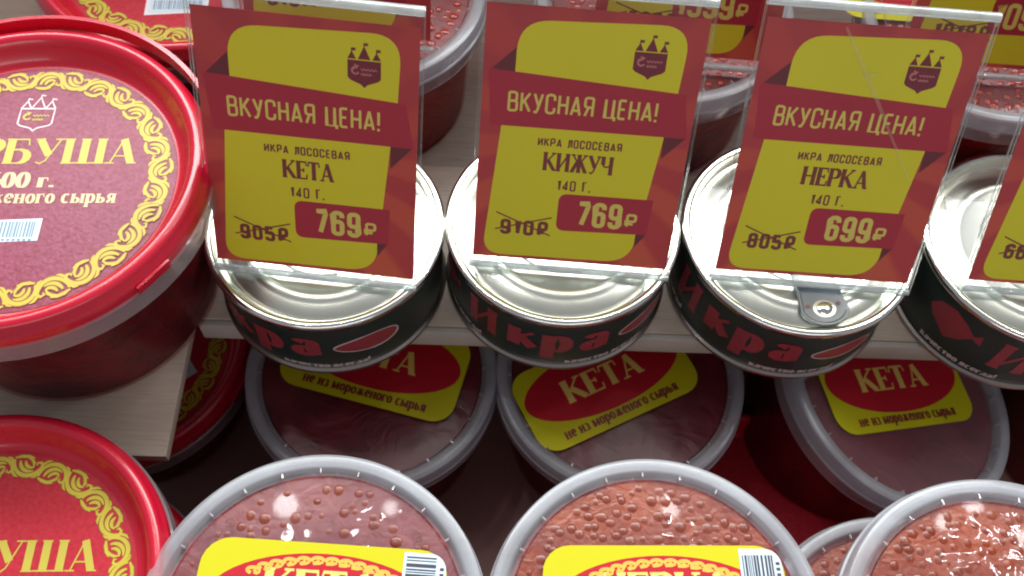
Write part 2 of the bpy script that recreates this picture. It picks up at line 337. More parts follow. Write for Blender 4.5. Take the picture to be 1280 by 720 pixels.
# ------------------------------------------------------------------ lettering drawn as strokes
W0 = .34
def bowlR(x, y0, y1, w, r=.12):      # right-hand bowl of В, Р, Б...
    return [(x, y1), (w-r, y1)] + E(w-r, y1-r, r, r, 90, 0, 4)[1:] + E(w-r, y0+r, r, r, 0, -90, 4) + [(x, y0)]
def rr(x0, x1, y0, y1, r=.13):
    return E(x1-r, y1-r, r, r, 0, 90, 4)+E(x0+r, y1-r, r, r, 90, 180, 4)+E(x0+r, y0+r, r, r, 180, 270, 4)+E(x1-r, y0+r, r, r, 270, 360, 4)
SANS = {
 'В': (W0, [[(0, 0), (0, 1)], bowlR(0, .53, 1, W0-.02), bowlR(0, 0, .53, W0)]),
 'К': (W0, [[(0, 0), (0, 1)], [(W0, 1), (.04, .45)], [(.12, .58), (W0+.02, 0)]]),
 'У': (W0, [[(0, 1), (.18, .38)], [(W0, 1), (.16, .12), (.11, 0), (0, 0)]]),
 'С': (W0, [E(W0-.14, .86, .14, .14, 0, 90, 4)+E(.14, .86, .14, .14, 90, 180, 4)+E(.14, .14, .14, .14, 180, 270, 4)+E(W0-.14, .14, .14, .14, 270, 360, 4), [(W0, .86), (W0, .7)], [(W0, .14), (W0, .3)]]),
 'Н': (W0, [[(0, 0), (0, 1)], [(W0, 0), (W0, 1)], [(0, .5), (W0, .5)]]),
 'А': (W0+.03, [[(0, 0), (.185, 1)], [(W0+.03, 0), (.185, 1)], [(.05, .25), (W0-.02, .25)]]),
 'Я': (W0, [[(W0, 0), (W0, 1)], [(W0-a, b) for a, b in bowlR(0, .48, 1, W0)], [(.02, 0), (.16, .5)]]),
 'Ц': (W0+.05, [[(0, 1), (0, 0), (W0, 0), (W0, 1)], [(W0, 0), (W0+.08, 0), (W0+.08, -.16)]]),
 'Е': (W0-.06, [[(0, 0), (0, 1)], [(0, 1), (W0-.06, 1)], [(0, .52), (W0-.1, .52)], [(0, 0), (W0-.06, 0)]]),
 '!': (.02, [[(.01, 1), (.01, .28)], [(.01, .1), (.01, -.04)]]),
 'И': (W0, [[(0, 0), (0, 1)], [(W0, 0), (W0, 1)], [(0, .08), (W0, .92)]]),
 'Р': (W0, [[(0, 0), (0, 1)], bowlR(0, .45, 1, W0)]),
 'Л': (W0, [[(W0, 0), (W0, 1), (.13, 1), (.11, .2), (.06, 0), (-.02, 0)]]),
 'О': (W0, [('c', rr(0, W0, 0, 1))]),
 'Г': (W0-.08, [[(0, 0), (0, 1), (W0-.08, 1)]]), 'г': (W0-.1, [[(0, 0), (0, 1), (W0-.1, 1)]]),
 '.': (.06, [[(.03, .12), (.03, -.07)]]),
 '0': (W0, [('c', rr(0, W0, 0, 1))]),
 '1': (.18, [[(.14, 0), (.14, 1), (0, .85)]]),
 '2': (W0, [[(0, .8), (0, .86)]+E(.13, .87, .13, .13, 180, 90, 3)+E(W0-.13, .87, .13, .13, 90, 0, 3)+[(W0, .66), (0, .1), (0, 0), (W0, 0)]]),
 '3': (W0, [[(0, .8), (0, .86)]+E(.13, .87, .13, .13, 180, 90, 3)+E(W0-.13, .87, .13, .13, 90, 0, 3)+[(W0, .62), (W0-.09, .53), (.12, .53)], [(W0-.09, .53), (W0, .44)]+E(W0-.13, .13, .13, .13, 0, -90, 3)+E(.13, .13, .13, .13, 270, 180, 3)+[(0, .22)]]),
 '4': (W0, [[(W0-.08, 0), (W0-.08, 1), (0, .28), (0, .22), (W0+.02, .22)]]),
 '5': (W0, [[(W0-.02, 1), (.02, 1), (.01, .56), (W0-.12, .58)]+E(W0-.12, .46, .12, .12, 90, 0, 3)+E(W0-.13, .13, .13, .13, 0, -90, 3)+E(.13, .13, .13, .13, 270, 180, 3)+[(0, .22)]]),
 '6': (W0, [('c', rr(0, W0, 0, .58)), [(0, .4), (0, .87)]+E(.13, .87, .13, .13, 180, 90, 3)+E(W0-.13, .87, .13, .13, 90, 0, 3)+[(W0, .78)]]),
 '7': (W0, [[(-.02, 1), (W0, 1), (W0, .9), (.12, 0)]]),
 '8': (W0, [('c', rr(0.01, W0-.01, .53, 1)), ('c', rr(0, W0, 0, .53))]),
 '9': (W0, [('c', rr(0, W0, .42, 1)), [(W0, .6), (W0, .13)]+E(W0-.13, .13, .13, .13, 0, -90, 3)+E(.13, .13, .13, .13, 270, 180, 3)+[(0, .22)]]),
 '₽': (W0+.05, [[(.05, 0), (.05, 1)], [(a+.05, b) for a, b in bowlR(0, .45, 1, W0)], [(-.06, .45), (.1, .45)], [(-.06, .22), (.3, .22)]]),
 'М': (.44, [[(0, 0), (0, 1), (.22, .3), (.44, 1), (.44, 0)]]),
 ' ': (.14, []),
}
# serif letters: 'v' thick stem with serifs (x, y0, y1), 't' thin stroke, 'k' thick stroke, 'n' nib curve, 's' serif bar centred (x, y)
SERIF = {
 'К': (.72, [('v', .1, 0, 1), ('t', [(.60, .97), (.16, .46)]), ('s', .58, 1), ('k', [(.26, .58), (.62, .03)]), ('s', .64, 0)]),
 'Е': (.58, [('v', .1, 0, 1), ('t', [(.1, .975), (.52, .975), (.54, .76)]), ('t', [(.1, .51), (.38, .51)]), ('t', [(.38, .62), (.38, .40)]), ('t', [(.1, .025), (.54, .025), (.57, .27)])]),
 'Т': (.62, [('v', .31, 0, .98), ('t', [(.0, .74), (.03, .975), (.59, .975), (.62, .74)])]),
 'А': (.76, [('t', [(.10, .02), (.36, 1)]), ('k', [(.36, .99), (.62, .02)]), ('t', [(.17, .3), (.52, .3)]), ('s', .09, 0), ('s', .64, 0)]),
 'И': (.76, [('v', .1, 0, 1), ('v', .62, 0, 1), ('t', [(.1, .05), (.62, .95)])]),
 'Ж': (.95, [('v', .47, 0, 1), ('t', [(.10, .97), (.44, .5)]), ('t', [(.84, .97), (.5, .5)]), ('k', [(.36, .58), (.09, .03)]), ('k', [(.58, .58), (.87, .03)]), ('s', .1, 0), ('s', .86, 0), ('s', .12, 1), ('s', .82, 1)]),
 'У': (.70, [('k', [(.10, .98), (.40, .33)]), ('t', [(.62, .98), (.34, .12), (.22, .0), (.10, .06)]), ('s', .11, 1), ('s', .60, 1)]),
 'Ч': (.72, [('v', .57, 0, 1), ('v2', .1, .55, 1), ('t', [(.1, .58), (.16, .46), (.3, .42), (.57, .52)])]),
 'Н': (.76, [('v', .1, 0, 1), ('v', .62, 0, 1), ('t', [(.1, .5), (.62, .5)])]),
 'Р': (.62, [('v', .1, 0, 1), ('n', [(.1, .97), (.34, .97)]+E(.34, .725, .2, .245, 90, -90, 8)+[(.1, .48)])]),
 'Б': (.64, [('v', .1, 0, 1), ('t', [(.1, .975), (.52, .975), (.55, .74)]), ('n', [(.1, .56), (.34, .56)]+E(.34, .29, .22, .27, 90, -90, 8)+[(.1, .025)])]),
 'Ш': (1.04, [('v', .1, 0, 1), ('v', .51, 0, 1), ('v', .92, 0, 1), ('t', [(.1, .025), (.92, .025)])]),
 'Г': (.58, [('v', .1, 0, 1), ('t', [(.1, .975), (.52, .975), (.55, .70)])]),
 'О': (.74, [('nc', E(.36, .5, .28, .49, 0, 351, 19))]),
 'н': (.58, [('v', .1, 0, .62), ('v', .45, 0, .62), ('t', [(.1, .32), (.45, .32)])]),
 'е': (.50, [('n', [(.08, .34), (.42, .34)]+E(.25, .33, .17, .30, 10, 320, 12))]),
 'и': (.58, [('v', .1, 0, .62), ('v', .45, 0, .62), ('t', [(.1, .05), (.45, .58)])]),
 'з': (.44, [('n', E(.2, .47, .14, .14, 150, -90, 8)), ('n', E(.2, .17, .16, .16, 90, -150, 8))]),
 'м': (.72, [('v', .1, 0, .62), ('v', .58, 0, .62), ('k', [(.12, .6), (.33, .06)]), ('t', [(.56, .6), (.33, .06)])]),
 'о': (.50, [('nc', E(.24, .31, .18, .30, 0, 345, 14))]),
 'р': (.54, [('v', .1, -.28, .62), ('nc', E(.27, .31, .17, .29, 0, 345, 14))]),
 'ж': (.76, [('v', .38, 0, .62), ('t', [(.08, .6), (.36, .32)]), ('t', [(.68, .6), (.4, .32)]), ('k', [(.3, .36), (.08, .02)]), ('k', [(.46, .36), (.68, .02)])]),
 'г': (.46, [('v', .1, 0, .62), ('t', [(.1, .6), (.38, .6), (.40, .42)])]),
 'с': (.48, [('n', E(.25, .31, .18, .30, 50, 310, 12))]),
 'ы': (.74, [('v', .1, 0, .62), ('v', .62, 0, .62), ('n', [(.1, .35), (.26, .35)]+E(.26, .19, .14, .16, 90, -90, 6)+[(.1, .025)])]),
 'ь': (.48, [('v', .1, 0, .62), ('n', [(.1, .35), (.26, .35)]+E(.26, .19, .14, .16, 90, -90, 6)+[(.1, .025)])]),
 'я': (.54, [('v', .42, 0, .62), ('n', [(.42, .6), (.26, .6)]+E(.26, .45, .13, .15, 90, 270, 6)+[(.42, .3)]), ('k', [(.28, .3), (.08, .02)])]),
 'к': (.56, [('v', .1, 0, .62), ('t', [(.46, .6), (.16, .32)]), ('k', [(.22, .36), (.48, .02)])]),
 'а': (.50, [('n', [(.10, .50)]+E(.24, .46, .14, .15, 140, 0, 6)+[(.38, .02)]), ('nc', E(.22, .18, .14, .16, 0, 340, 10))]),
 'ч': (.54, [('v', .42, 0, .62), ('n', [(.1, .62), (.11, .36), (.2, .28), (.42, .32)])]),
 'т': (.52, [('v', .25, 0, .6), ('t', [(.02, .44), (.04, .6), (.46, .6), (.48, .44)])]),
 'в': (.50, [('v', .1, 0, .62), ('n', [(.1, .6), (.24, .6)]+E(.24, .47, .11, .13, 90, -90, 5)+[(.1, .33)]), ('n', [(.1, .33), (.26, .33)]+E(.26, .18, .13, .15, 90, -90, 5)+[(.1, .025)])]),
 'д': (.58, [('v', .42, 0, .6), ('t', [(.42, .6), (.2, .6), (.12, .04)]), ('t', [(.02, -.12), (.02, .03), (.54, .03), (.54, -.12)])]),
 '!': (.24, [('k', [(.1, 1), (.1, .3)]), ('k', [(.1, .12), (.1, 0)])]),
 '5': (.54, [('t', [(.46, .96), (.12, .96), (.10, .56)]), ('n', [(.10, .54)]+E(.25, .31, .21, .30, 120, -150, 12))]),
 '0': (.56, [('nc', E(.27, .48, .20, .47, 0, 345, 18))]),
 '.': (.22, [('k', [(.08, .13), (.08, 0)])]), ' ': (.26, []),
}
def text(dec, s, font, x0, y0, h, width=None, wt=.15, thin=.05, gap=.16, anchor='l', slant=0.0, path=None, xs=1.0):
    """lay s along a baseline; width squeezes the whole line to that length"""
    sans = font is SANS
    adv = []; X = 0
    for ch in s:
        adv.append(X); X += font[ch][0] + (gap if sans else .06+gap*0)
    X -= gap if sans else 0.06
    k = h*xs
    if width: k = width/X
    off = 0 if anchor == 'l' else (-X*k/2 if anchor == 'm' else -X*k)
    def tr(p, ax):
        x = off+(p[0]+ax)*k + slant*p[1]*h; y = p[1]*h
        if path: return path(x, y)
        return (x0+x, y0+y)
    for ch, ax in zip(s, adv):
        for st in font[ch][1]:
            if sans:
                cl = isinstance(st, tuple); pts = [tr(p, ax) for p in (st[1] if cl else st)]
                ribbon(dec, pts, lambda i, t: wt*h, cl)
                continue
            kind = st[0]; T, th = wt*h, thin*h
            sx = (1 if abs(k-h) < 1e-6 else max(.6, min(1.3, k/h)))
            if kind in ('v', 'v2'):
                x, a, b = st[1:]
                ribbon(dec, [tr((x, a+(b-a)*q/3), ax) for q in range(4)], lambda i, t: T*sx)
                ends = (a, b) if kind == 'v' else (b,)
                for yy in ends: ribbon(dec, [tr((x-.13, yy+(.02 if yy == a else -.02)), ax), tr((x+.13, yy+(.02 if yy == a else -.02)), ax)], lambda i, t: th)
            elif kind == 't': ribbon(dec, [tr(p, ax) for p in st[1]], lambda i, t: th)
            elif kind == 'k': ribbon(dec, [tr(p, ax) for p in st[1]], lambda i, t: T*.92*sx)
            elif kind in ('n', 'nc'):
                ribbon(dec, [tr(p, ax) for p in st[1]], lambda i, t: (th+(T*sx-th)*abs(t[1])**1.3), kind == 'nc')
            elif kind == 's':
                x, yy = st[1:]; o = .02 if yy == 0 else -.02
                ribbon(dec, [tr((x-.12, yy+o), ax), tr((x+.12, yy+o), ax)], lambda i, t: th)

def rrect(x0, x1, y0, y1, r, n=6):
    r = [r]*4 if not isinstance(r, (list, tuple)) else r      # corner radii: tr, tl, bl, br
    return (E(x1-r[0], y1-r[0], r[0], r[0], 0, 90, n)+E(x0+r[1], y1-r[1], r[1], r[1], 90, 180, n)
            + E(x0+r[2], y0+r[2], r[2], r[2], 180, 270, n)+E(x1-r[3], y0+r[3], r[3], r[3], 270, 360, n))
def logo_shapes(dec, cx, cy, s, rot=0.0):
    """shield under three flagged towers; s = width"""
    c, d = cos(rot), sin(rot)
    def P(L): return [(cx+(x*c-y*d)*s, cy+(x*d+y*c)*s) for x, y in L]
    dec.poly(P([(-.5, .30), (-.5, -.25), (-.42, -.33), (-.1, -.46), (0, -.56), (.1, -.46), (.42, -.33), (.5, -.25), (.5, .30)])); dec.layer()
    for x, w_, h_ in ((-.37, .13, .25), (0, .19, .42), (.37, .13, .25)):
        dec.poly(P([(x-w_, .335), (x+w_, .335), (x, .335+h_)]))
        dec.poly(P([(x-.018, .335+h_-.03), (x+.018, .335+h_-.03), (x+.018, .335+h_+.09), (x-.018, .335+h_+.09)]), dec.z+.002)
        dec.poly(P([(x+.02, .335+h_), (x+.14, .335+h_+.01), (x+.10, .335+h_+.05), (x+.14, .335+h_+.09), (x+.02, .335+h_+.09)]), dec.z+.003)
    dec.layer()
def logo_mark(dec, cx, cy, s, words=True):
    ribbon(dec, [(cx+x*s, cy+y*s) for x, y in E(-.26, -.02, .11, .11, 60, 330, 8)], lambda i, t: s*.055)
    ribbon(dec, [(cx+x*s, cy+y*s) for x, y in E(-.27, .02, .05, .06, 200, 20, 5)], lambda i, t: s*.05)
    ribbon(dec, [(cx+x*s, cy+y*s) for x, y in [(-.3, .17), (-.24, .13), (-.16, .12)]], lambda i, t: s*.04)
    if words:
        for yy, a, b in ((.02, -.1, .38), (-.13, -.1, .22)):
            n = 9; ribbon(dec, [(cx+(a+(b-a)*i/n)*s, cy+(yy+.028*(-1)**i)*s) for i in range(n+1)], lambda i, t: s*.028)
def barcode(dec, x0, x1, y0, y1, seed=1, tick=.5):
    r = random.Random(seed); x = x0
    while x < x1:
        w_ = r.choice((.22, .3, .45, .6))*tick*2; w_ = min(w_, x1-x)
        dec.poly([(x, y0), (x+w_, y0), (x+w_, y1), (x, y1)]); x += w_+r.choice((.22, .3, .4, .55))*tick*2

# ------------------------------------------------------------------ the setting: boards of the display case
def board(name, x0, x1, y0, y1, z0, z1, m, parent=None, kind=None, label=None, bv=.6):
    V, Fc = box(x0, x1, y0, y1, z0, z1)
    return link(name, bevel(mesh(name, V, Fc, m), bv), parent, kind, label)
shelf = empty('display_shelf', 'pale wooden display shelf that carries the row of black tins and price signs', 'shelf', (0, 0, 0))
board('shelf_board', -118.5, 420, 1.5, 76, -10, 0, M['board'], shelf)
board('shelf_board', -118.5, 420, 76.8, 235, -10, -1.2, M['board_back'], shelf)
board('edge_strip', -118.3, 420, -1.2, 1.2, -10.6, -0.4, M['edge'], shelf)
lb = empty('side_board', 'whitewashed wooden board under the large open-handled red tub, reaching forward at the left', 'board', (0, 0, 0))
board('board', -330, -120, -52.5, 235, -5, 0, M['board'], lb, bv=1.4)
board('lower_shelf', -340, 430, -330, 240, -104, -94, M['dark'], None, 'structure')
board('back_wall', -340, 430, 240, 250, -104, 260, M['dark'], None, 'structure')

# ------------------------------------------------------------------ tins
TR = 42.0; TH = 35.0
tin_lid_prof = [(0, -3.0), (9, -3.0), (10, -2.8), (26, -2.8), (27.0, -2.3), (28.6, -1.9), (30.2, -2.5), (31.4, -3.0), (35.6, -3.1), (36.4, -3.9), (37.4, -4.2), (38.2, -3.7), (39.0, -1.4), (39.3, -.3)]
tin_rim_prof = [(39.3, -.3), (39.8, .15), (40.8, .25), (41.7, 0), (42.1, -.8), (42.1, -2.5), (41.4, -3.0)]
def tin_band(name, m, r, z0, z1, parent):
    return link(name, lathe(name, [(r, z0), (r, z1)], m, 96), parent)
def wrap(r, phi0, zc):
    """decal x runs along the tin's wall to the right as seen from the front"""
    def f(x, y, z):
        a = radians(-90+phi0)+x/r; rr_ = r+0.05+z
        return (rr_*cos(a), rr_*sin(a), zc+y)
    return f
def make_tin(x, y, shift, label, tab=None, scoreang=0):
    t = empty('caviar_tin', label, 'tin', (x, y, 0), group='flat black caviar tins in a row')
    link('wall', lathe('wall', [(40.6, 1.2), (40.9, 2.6), (40.9, TH-4), (40.6, TH-3)], M['tin_wall'], 128), t)
    link('bottom_seam', lathe('bottom_seam', [(0, .3), (40, .3), (41.0, 0), (41.9, .3), (42.1, 1.0), (41.9, 1.8), (40.7, 2.3)], M['tin_base'], 128), t)
    lid = link('lid', lathe('lid', [(r, z+TH) for r, z in tin_lid_prof], M['tin_metal'], 160, 60), t)
    link('rim', lathe('rim', [(r, z+TH) for r, z in tin_rim_prof], M['tin_rim'], 160, 60), t)
    # pressed score arc on the lid
    V, Fc = [], []
    n = 40
    for i in range(n+1):
        a = radians(scoreang)+2*pi*0.80*i/n
        for rr_, zz in ((19.4, -2.78), (20.0, -2.2), (20.6, -2.78)): V.append((rr_*cos(a), rr_*sin(a), TH+zz))
    for i in range(n):
        for q in range(2): Fc.append((i*3+q, i*3+q+1, (i+1)*3+q+1, (i+1)*3+q))
    link('pressed_ring', mesh('pressed_ring', V, Fc, M['tin_metal'], 60), lid)
    # lettering (И к р а), the fish and the heaped oval
    SEG[0] = 1.2
    d = Decal(0, .004)
    text(d, 'И', SERIF, -37, -6.8, 15.5, wt=.22, thin=.10, xs=1.08)
    for ch, xx in (('к', -19.5), ('р', -7.0), ('а', 7.0)):
        text(d, ch, SERIF, xx, -5.0, 18.0, wt=.26, thin=.09, xs=1.05)
    d.build('lettering', M['tin_red'], link('front_print', lathe('front_print', [(40.93, 5), (40.93, 5.5)], M['tin_wall'], 96), t), wrap(41.0, shift, 18))
    o = Decal(); o.fill([(33+11.5*cos(a*pi/16), .5+4.6*sin(a*pi/16)*(1+.25*cos(a*pi/16))) for a in range(32)])
    ov = o.build('oval_picture', M['tin_red'], t, wrap(41.0, shift, 17))
    o2 = Decal(.05); ribbon(o2, [(33+11.8*cos(a*pi/16), .5+4.9*sin(a*pi/16)*(1+.25*cos(a*pi/16))) for a in range(32)], lambda i, t_: .55+.35*(i % 16 > 8), True)
    o2.build('outline', M['tin_white'], ov, wrap(41.0, shift, 17))
    f = Decal()
    f.fill([(-66, 1), (-63, 6), (-57, 8), (-51, 5.5), (-47, 2), (-44, 5), (-43.4, -1), (-47, .5), (-50, -4), (-55, -8), (-59, -5), (-63, -3)])
    f.build('fish_picture', M['tin_red'], t, wrap(41.0, shift, 20))
    s = Decal(); text(s, 'качество всегда!', SERIF, 2, 0, 3.0, width=31, wt=.24, thin=.1)
    s.build('slogan', M['tin_white'], t, wrap(41.0, shift, 4.2))
    s = Decal(); text(s, 'качество всегда!', SERIF, -62, 0, 3.0, width=31, wt=.24, thin=.1)
    s.build('slogan', M['tin_white'], t, wrap(41.0, shift, 4.2))
    SEG[0] = None
    if tab is not None:
        tb = tab_mesh(); tb.parent = t; tb.scale = (1.0, 1.18, 1); tb.location = Vector((0, 0, TH-2.4))*S; tb.rotation_euler = (0, 0, radians(tab))
        rv = link('rivet', lathe('rivet', [(0, 2.2), (1.6, 2.1), (2.3, 1.7), (2.4, 1.0), (3.4, .95), (3.6, .7)], M['tin_rim'], 28), tb)
        rv.location = Vector((31.0, 0, 0))*S
        for yy in (-4.6, 4.6):
            dm = link('dimple', lathe('dimple', [(0, 1.25), (.7, 1.2), (.75, 1.0)], M['dark'], 12), tb); dm.location = Vector((29.5, yy, 0))*S
    return t
def tab_mesh():
    """ring pull: a rounded plate narrowing inwards, with a raised curled edge, along +x"""
    out = E(30.5, 0, 7.2, 7.6, -78, 78, 14)
    left = [(24, 6.6), (16, 5.6), (6, 6.6), (0, 8.2)]
    pts = out+left+[(x, -y) for x, y in reversed(left)]
    cx, cy = 24, 0
    V, Fc = [], []; n = len(pts)
    rings = ((1.0, .2), (1.0, 1.1), (.97, 1.5), (.90, 1.5), (.84, 1.05), (.80, .95))
    for s_, z in rings:
        for x, y in pts:
            cxx = min(max(x, 8), 30)*1.0
            V.append((cxx+(x-cxx)*s_, y*s_ if abs(y) > .01 else 0, z))
    for q in range(len(rings)-1):
        for i in range(n):
            j = (i+1) % n; Fc.append((q*n+i, q*n+j, (q+1)*n+j, (q+1)*n+i))
    Fc.append(tuple((len(rings)-1)*n+i for i in range(n)))
    o = link('pull_tab', mesh('pull_tab', V, Fc, M['tab_metal'], 50))
    return o
tins = [(-70.0, 22.4), (14.0, 26.8), (99.0, 25.8), (186.5, 24.2)]
make_tin(*tins[0], -22, 'black caviar tin behind the KETA price sign, leftmost of four, oval on its wall')
make_tin(*tins[1], 1, 'black caviar tin behind the second price sign, whole word running across its front')
make_tin(*tins[2], -24, 'black caviar tin whose grey ring pull shows fully below the 699 price sign', tab=-81, scoreang=150)
make_tin(*tins[3], 27, 'black caviar tin at the right edge with a red fish on its wall', tab=-70, scoreang=100)

# ------------------------------------------------------------------ price signs
CW, CH = 66.5, 87.0
def U(pts): return [((u-.5)*CW, v*CH) for u, v in pts]
def smooth_corner(pts, rad):
    """round the corners of a polygon"""
    out = []; n = len(pts)
    for i in range(n):
        p0, p1, p2 = pts[i-1], pts[i], pts[(i+1) % n]; r = rad[i]
        if r == 0: out.append(p1); continue
        def to(a, b, d):
            l = hypot(b[0]-a[0], b[1]-a[1]); return (a[0]+(b[0]-a[0])*d/l, a[1]+(b[1]-a[1])*d/l)
        a, b = to(p1, p0, r), to(p1, p2, r)
        for q in range(9):
            t = q/8; out.append(((1-t)**2*a[0]+2*t*(1-t)*p1[0]+t*t*b[0], (1-t)**2*a[1]+2*t*(1-t)*p1[1]+t*t*b[1]))
    return out
def make_sign(loc, yaw, lean, name_ru, old, new, label, group, foot=38, name_w=.245, glare_streak=False):
    s = empty('price_sign', label, 'price sign', loc, (0, 0, -yaw), group)
    ux = lambda x, y, z: (x, y*sin(lean)-z*cos(lean), y*cos(lean)+z*sin(lean))       # y up the leaning face, z out of it
    # acrylic holder: front sheet, back sheet, bent top, foot lying back under the sign
    x0, x1 = -CW/2-1.2, CW/2+1.2
    def slab(name, y0, y1, z0, z1, m, xa=x0, xb=x1, par=None):
        V, Fc = box(xa, xb, y0, y1, z0, z1); V = [ux(*v) for v in V]
        me = mesh(name, V, Fc, [m, M['acrylic_edge']], None, [1, 1, 1, 1, 0, 0])
        return link(name, me, par)
    holder = slab('acrylic_holder', -3.4, CH+5.2, -1.9, -.7, M['acrylic'], par=s)
    fp = slab('front_panel', -3.4, CH+3.9, .35, 1.2, M['acrylic_front'], par=holder)
    # bent top bar
    V, Fc = [], []; n = 10
    for i, xx in enumerate((x0, x1)):
        for k in range(n):
            a = 2*pi*k/n; V.append(ux(xx, CH+5.0+1.5*cos(a), -.35+1.75*sin(a)))
    for k in range(n): Fc.append((k, (k+1) % n, n+(k+1) % n, n+k))
    Fc += [tuple(range(n)), tuple(range(2*n-1, n-1, -1))]
    link('bent_top', mesh('bent_top', V, Fc, M['acrylic_bar'], 60), holder)
    V, Fc = [], []
    for i, xx in enumerate((x0, x1)):
        for k in range(n):
            a = 2*pi*k/n; V.append(ux(xx, -3.5+1.1*cos(a), -.3+1.5*sin(a)))
    for k in range(n): Fc.append((k, (k+1) % n, n+(k+1) % n, n+k))
    Fc += [tuple(range(n)), tuple(range(2*n-1, n-1, -1))]
    link('bent_bottom', mesh('bent_bottom', V, Fc, M['acrylic_bar'], 60), holder)
    yb, zb = ux(0, -3.4, -1)[1:]
    V, Fc = box(x0, x1, yb, yb+foot, zb-.2, zb+1.0)
    link('foot', mesh('foot', V, Fc, [M['acrylic'], M['acrylic_edge']], None, [1, 1, 1, 1, 0, 0]), holder)
    # the printed card between the sheets; its own plane is tilted so the print is built flat
    V, Fc = box(-CW/2, CW/2, 0, CH, -.5, -.1)
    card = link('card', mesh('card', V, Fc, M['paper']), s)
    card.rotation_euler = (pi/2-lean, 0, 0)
    d = Decal(-.09, .004); d.poly(smooth_corner(U([(.148, .72), (.150, .948), (.922, .972), (.905, .70)]), (0, 9.5, 9.5, 0)))
    z1 = d.z
    d.poly(smooth_corner(U([(.104, .58), (.879, .58), (.805, .018), (.045, .012)]), (0, 0, 9, 7)))
    d.build('yellow_panel', M['yellow_dull'], card)
    for tri in ([(.035, .765), (.148, .852), (.148, .74)], [(.875, .575), (.984, .565), (.877, .472)], [(.815, .16), (.869, .150), (.815, .088)]):
        f = Decal(-.080, .004); f.poly(U(tri)); f.build('ribbon_fold', M['fold'], card)
    r = Decal(-.07, .004); r.poly(U([(.026, .769), (.944, .727), (.984, .56), (.049, .557)])); r.build('ribbon', M['ribbon'], card)
    b = Decal(-.07, .004); b.poly(smooth_corner(U([(.41, .298), (.877, .300), (.869, .148), (.41, .138)]), (3, 0, 0, 3))); b.build('price_badge', M['ribbon'], card)
    def xy(u, v): return ((u-.5)*CW, v*CH)
    t = Decal(-.055, .0012)
    x, y = xy(.130, .618); text(t, 'ВКУСНАЯ ЦЕНА!', SANS, x, y, 6.0, width=46.0, wt=.135, gap=.20); t.build('lettering', M['gold_text'], card); t = Decal(-.055, .0012)
    x, y = xy(.805, .17)
    k = {3: .205, 4: .285}[len(new)]
    xn, yn = xy(.735-k-.01, .172); text(t, new, SANS, xn, yn, 7.9, width=(k+.01)*CW-.9, wt=.20, gap=.30 if len(new) == 3 else .25)
    x, y = xy(.757, .180); text(t, '₽', SANS, x, y, 4.3, width=3.1, wt=.21)
    t.build('lettering', M['gold_text'], card)
    g = Decal(-.055, .0012)
    x, y = xy(.285, .490); text(g, 'ИКРА ЛОСОСЕВАЯ', SANS, x, y, 2.5, width=26.4, wt=.20, gap=.26); g.build('lettering', M['dark_text'], card); g = Decal(-.055, .0012)
    x, y = xy(.487, .392); text(g, name_ru, SERIF, x, y, 6.2, width=name_w*CW, wt=.23, thin=.085, anchor='m'); g.build('lettering', M['dark_text'], card); g = Decal(-.055, .0012)
    x, y = xy(.398, .314); text(g, '140 г.', SANS, x, y, 3.3, width=10.6, wt=.17, gap=.26)
    g.build('lettering', M['dark_text'], card); g = Decal(-.055, .0012)
    x, y = xy(.140, .112); text(g, old+'₽', SANS, x, y, 4.6, width=(14.8 if len(old) == 3 else 19), wt=.26, gap=.32)
    x, y = xy(.105, .200); x2, y2 = xy(.385 if len(old) == 3 else .45, .112)
    ribbon(g, [(x, y), (x2, y2)], lambda i, t_: .5)
    x, y = xy(.105, .125); x2, y2 = xy(.385 if len(old) == 3 else .45, .192)
    ribbon(g, [(x, y), (x2, y2)], lambda i, t_: .5)
    g.build('lettering', M['dark_text'], card, label='dark red old price crossed out by two strokes')
    l = Decal(-.06, .002); x, y = xy(.756, .835); logo_shapes(l, x, y, 9.9); lo = l.build('logo', M['logo_dark'], card)
    l = Decal(-.045, .001); logo_mark(l, x, y, 9.9); l.build('logo_mark', M['logo_pink'], lo)
    if glare_streak:
        q = Decal(1.26, 0); x, y = xy(.35, .99); x2, y2 = xy(.68, .62); x3, y3 = xy(.84, .44)  # reflected streak and its sparkle drawn as pale strips
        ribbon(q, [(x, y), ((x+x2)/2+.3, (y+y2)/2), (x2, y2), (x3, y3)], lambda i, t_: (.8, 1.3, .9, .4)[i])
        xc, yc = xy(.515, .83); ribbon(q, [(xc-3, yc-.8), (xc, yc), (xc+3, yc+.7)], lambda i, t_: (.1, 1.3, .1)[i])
        q.build('glare_streak', M['glare_streak'], holder, ux)
    return s
g1 = 'acrylic price signs on the black tins'
make_sign((-70.5, 1.1, 38.6), radians(5.05), radians(24.4), 'КЕТА', '905', '769', 'acrylic price sign for КЕТА at 769, old price 905, leftmost in the front row', g1)
make_sign((15.5, 7.4, 38.4), radians(2.99), radians(26.2), 'КИЖУЧ', '910', '769', 'acrylic price sign for КИЖУЧ at 769, old price 910, on the second tin', g1, name_w=.34)
make_sign((99.2, 4.9, 38.6), radians(2.93), radians(28.0), 'НЕРКА', '805', '699', 'acrylic price sign for НЕРКА at 699, old price 805, with a painted reflection streak across its face', g1, name_w=.325, glare_streak=True)
make_sign((187.6, 4.0, 38.6), radians(3.0), radians(29), 'КЕТА', '660', '599', 'acrylic price sign cut off by the right edge, on the tin with the red fish', g1)

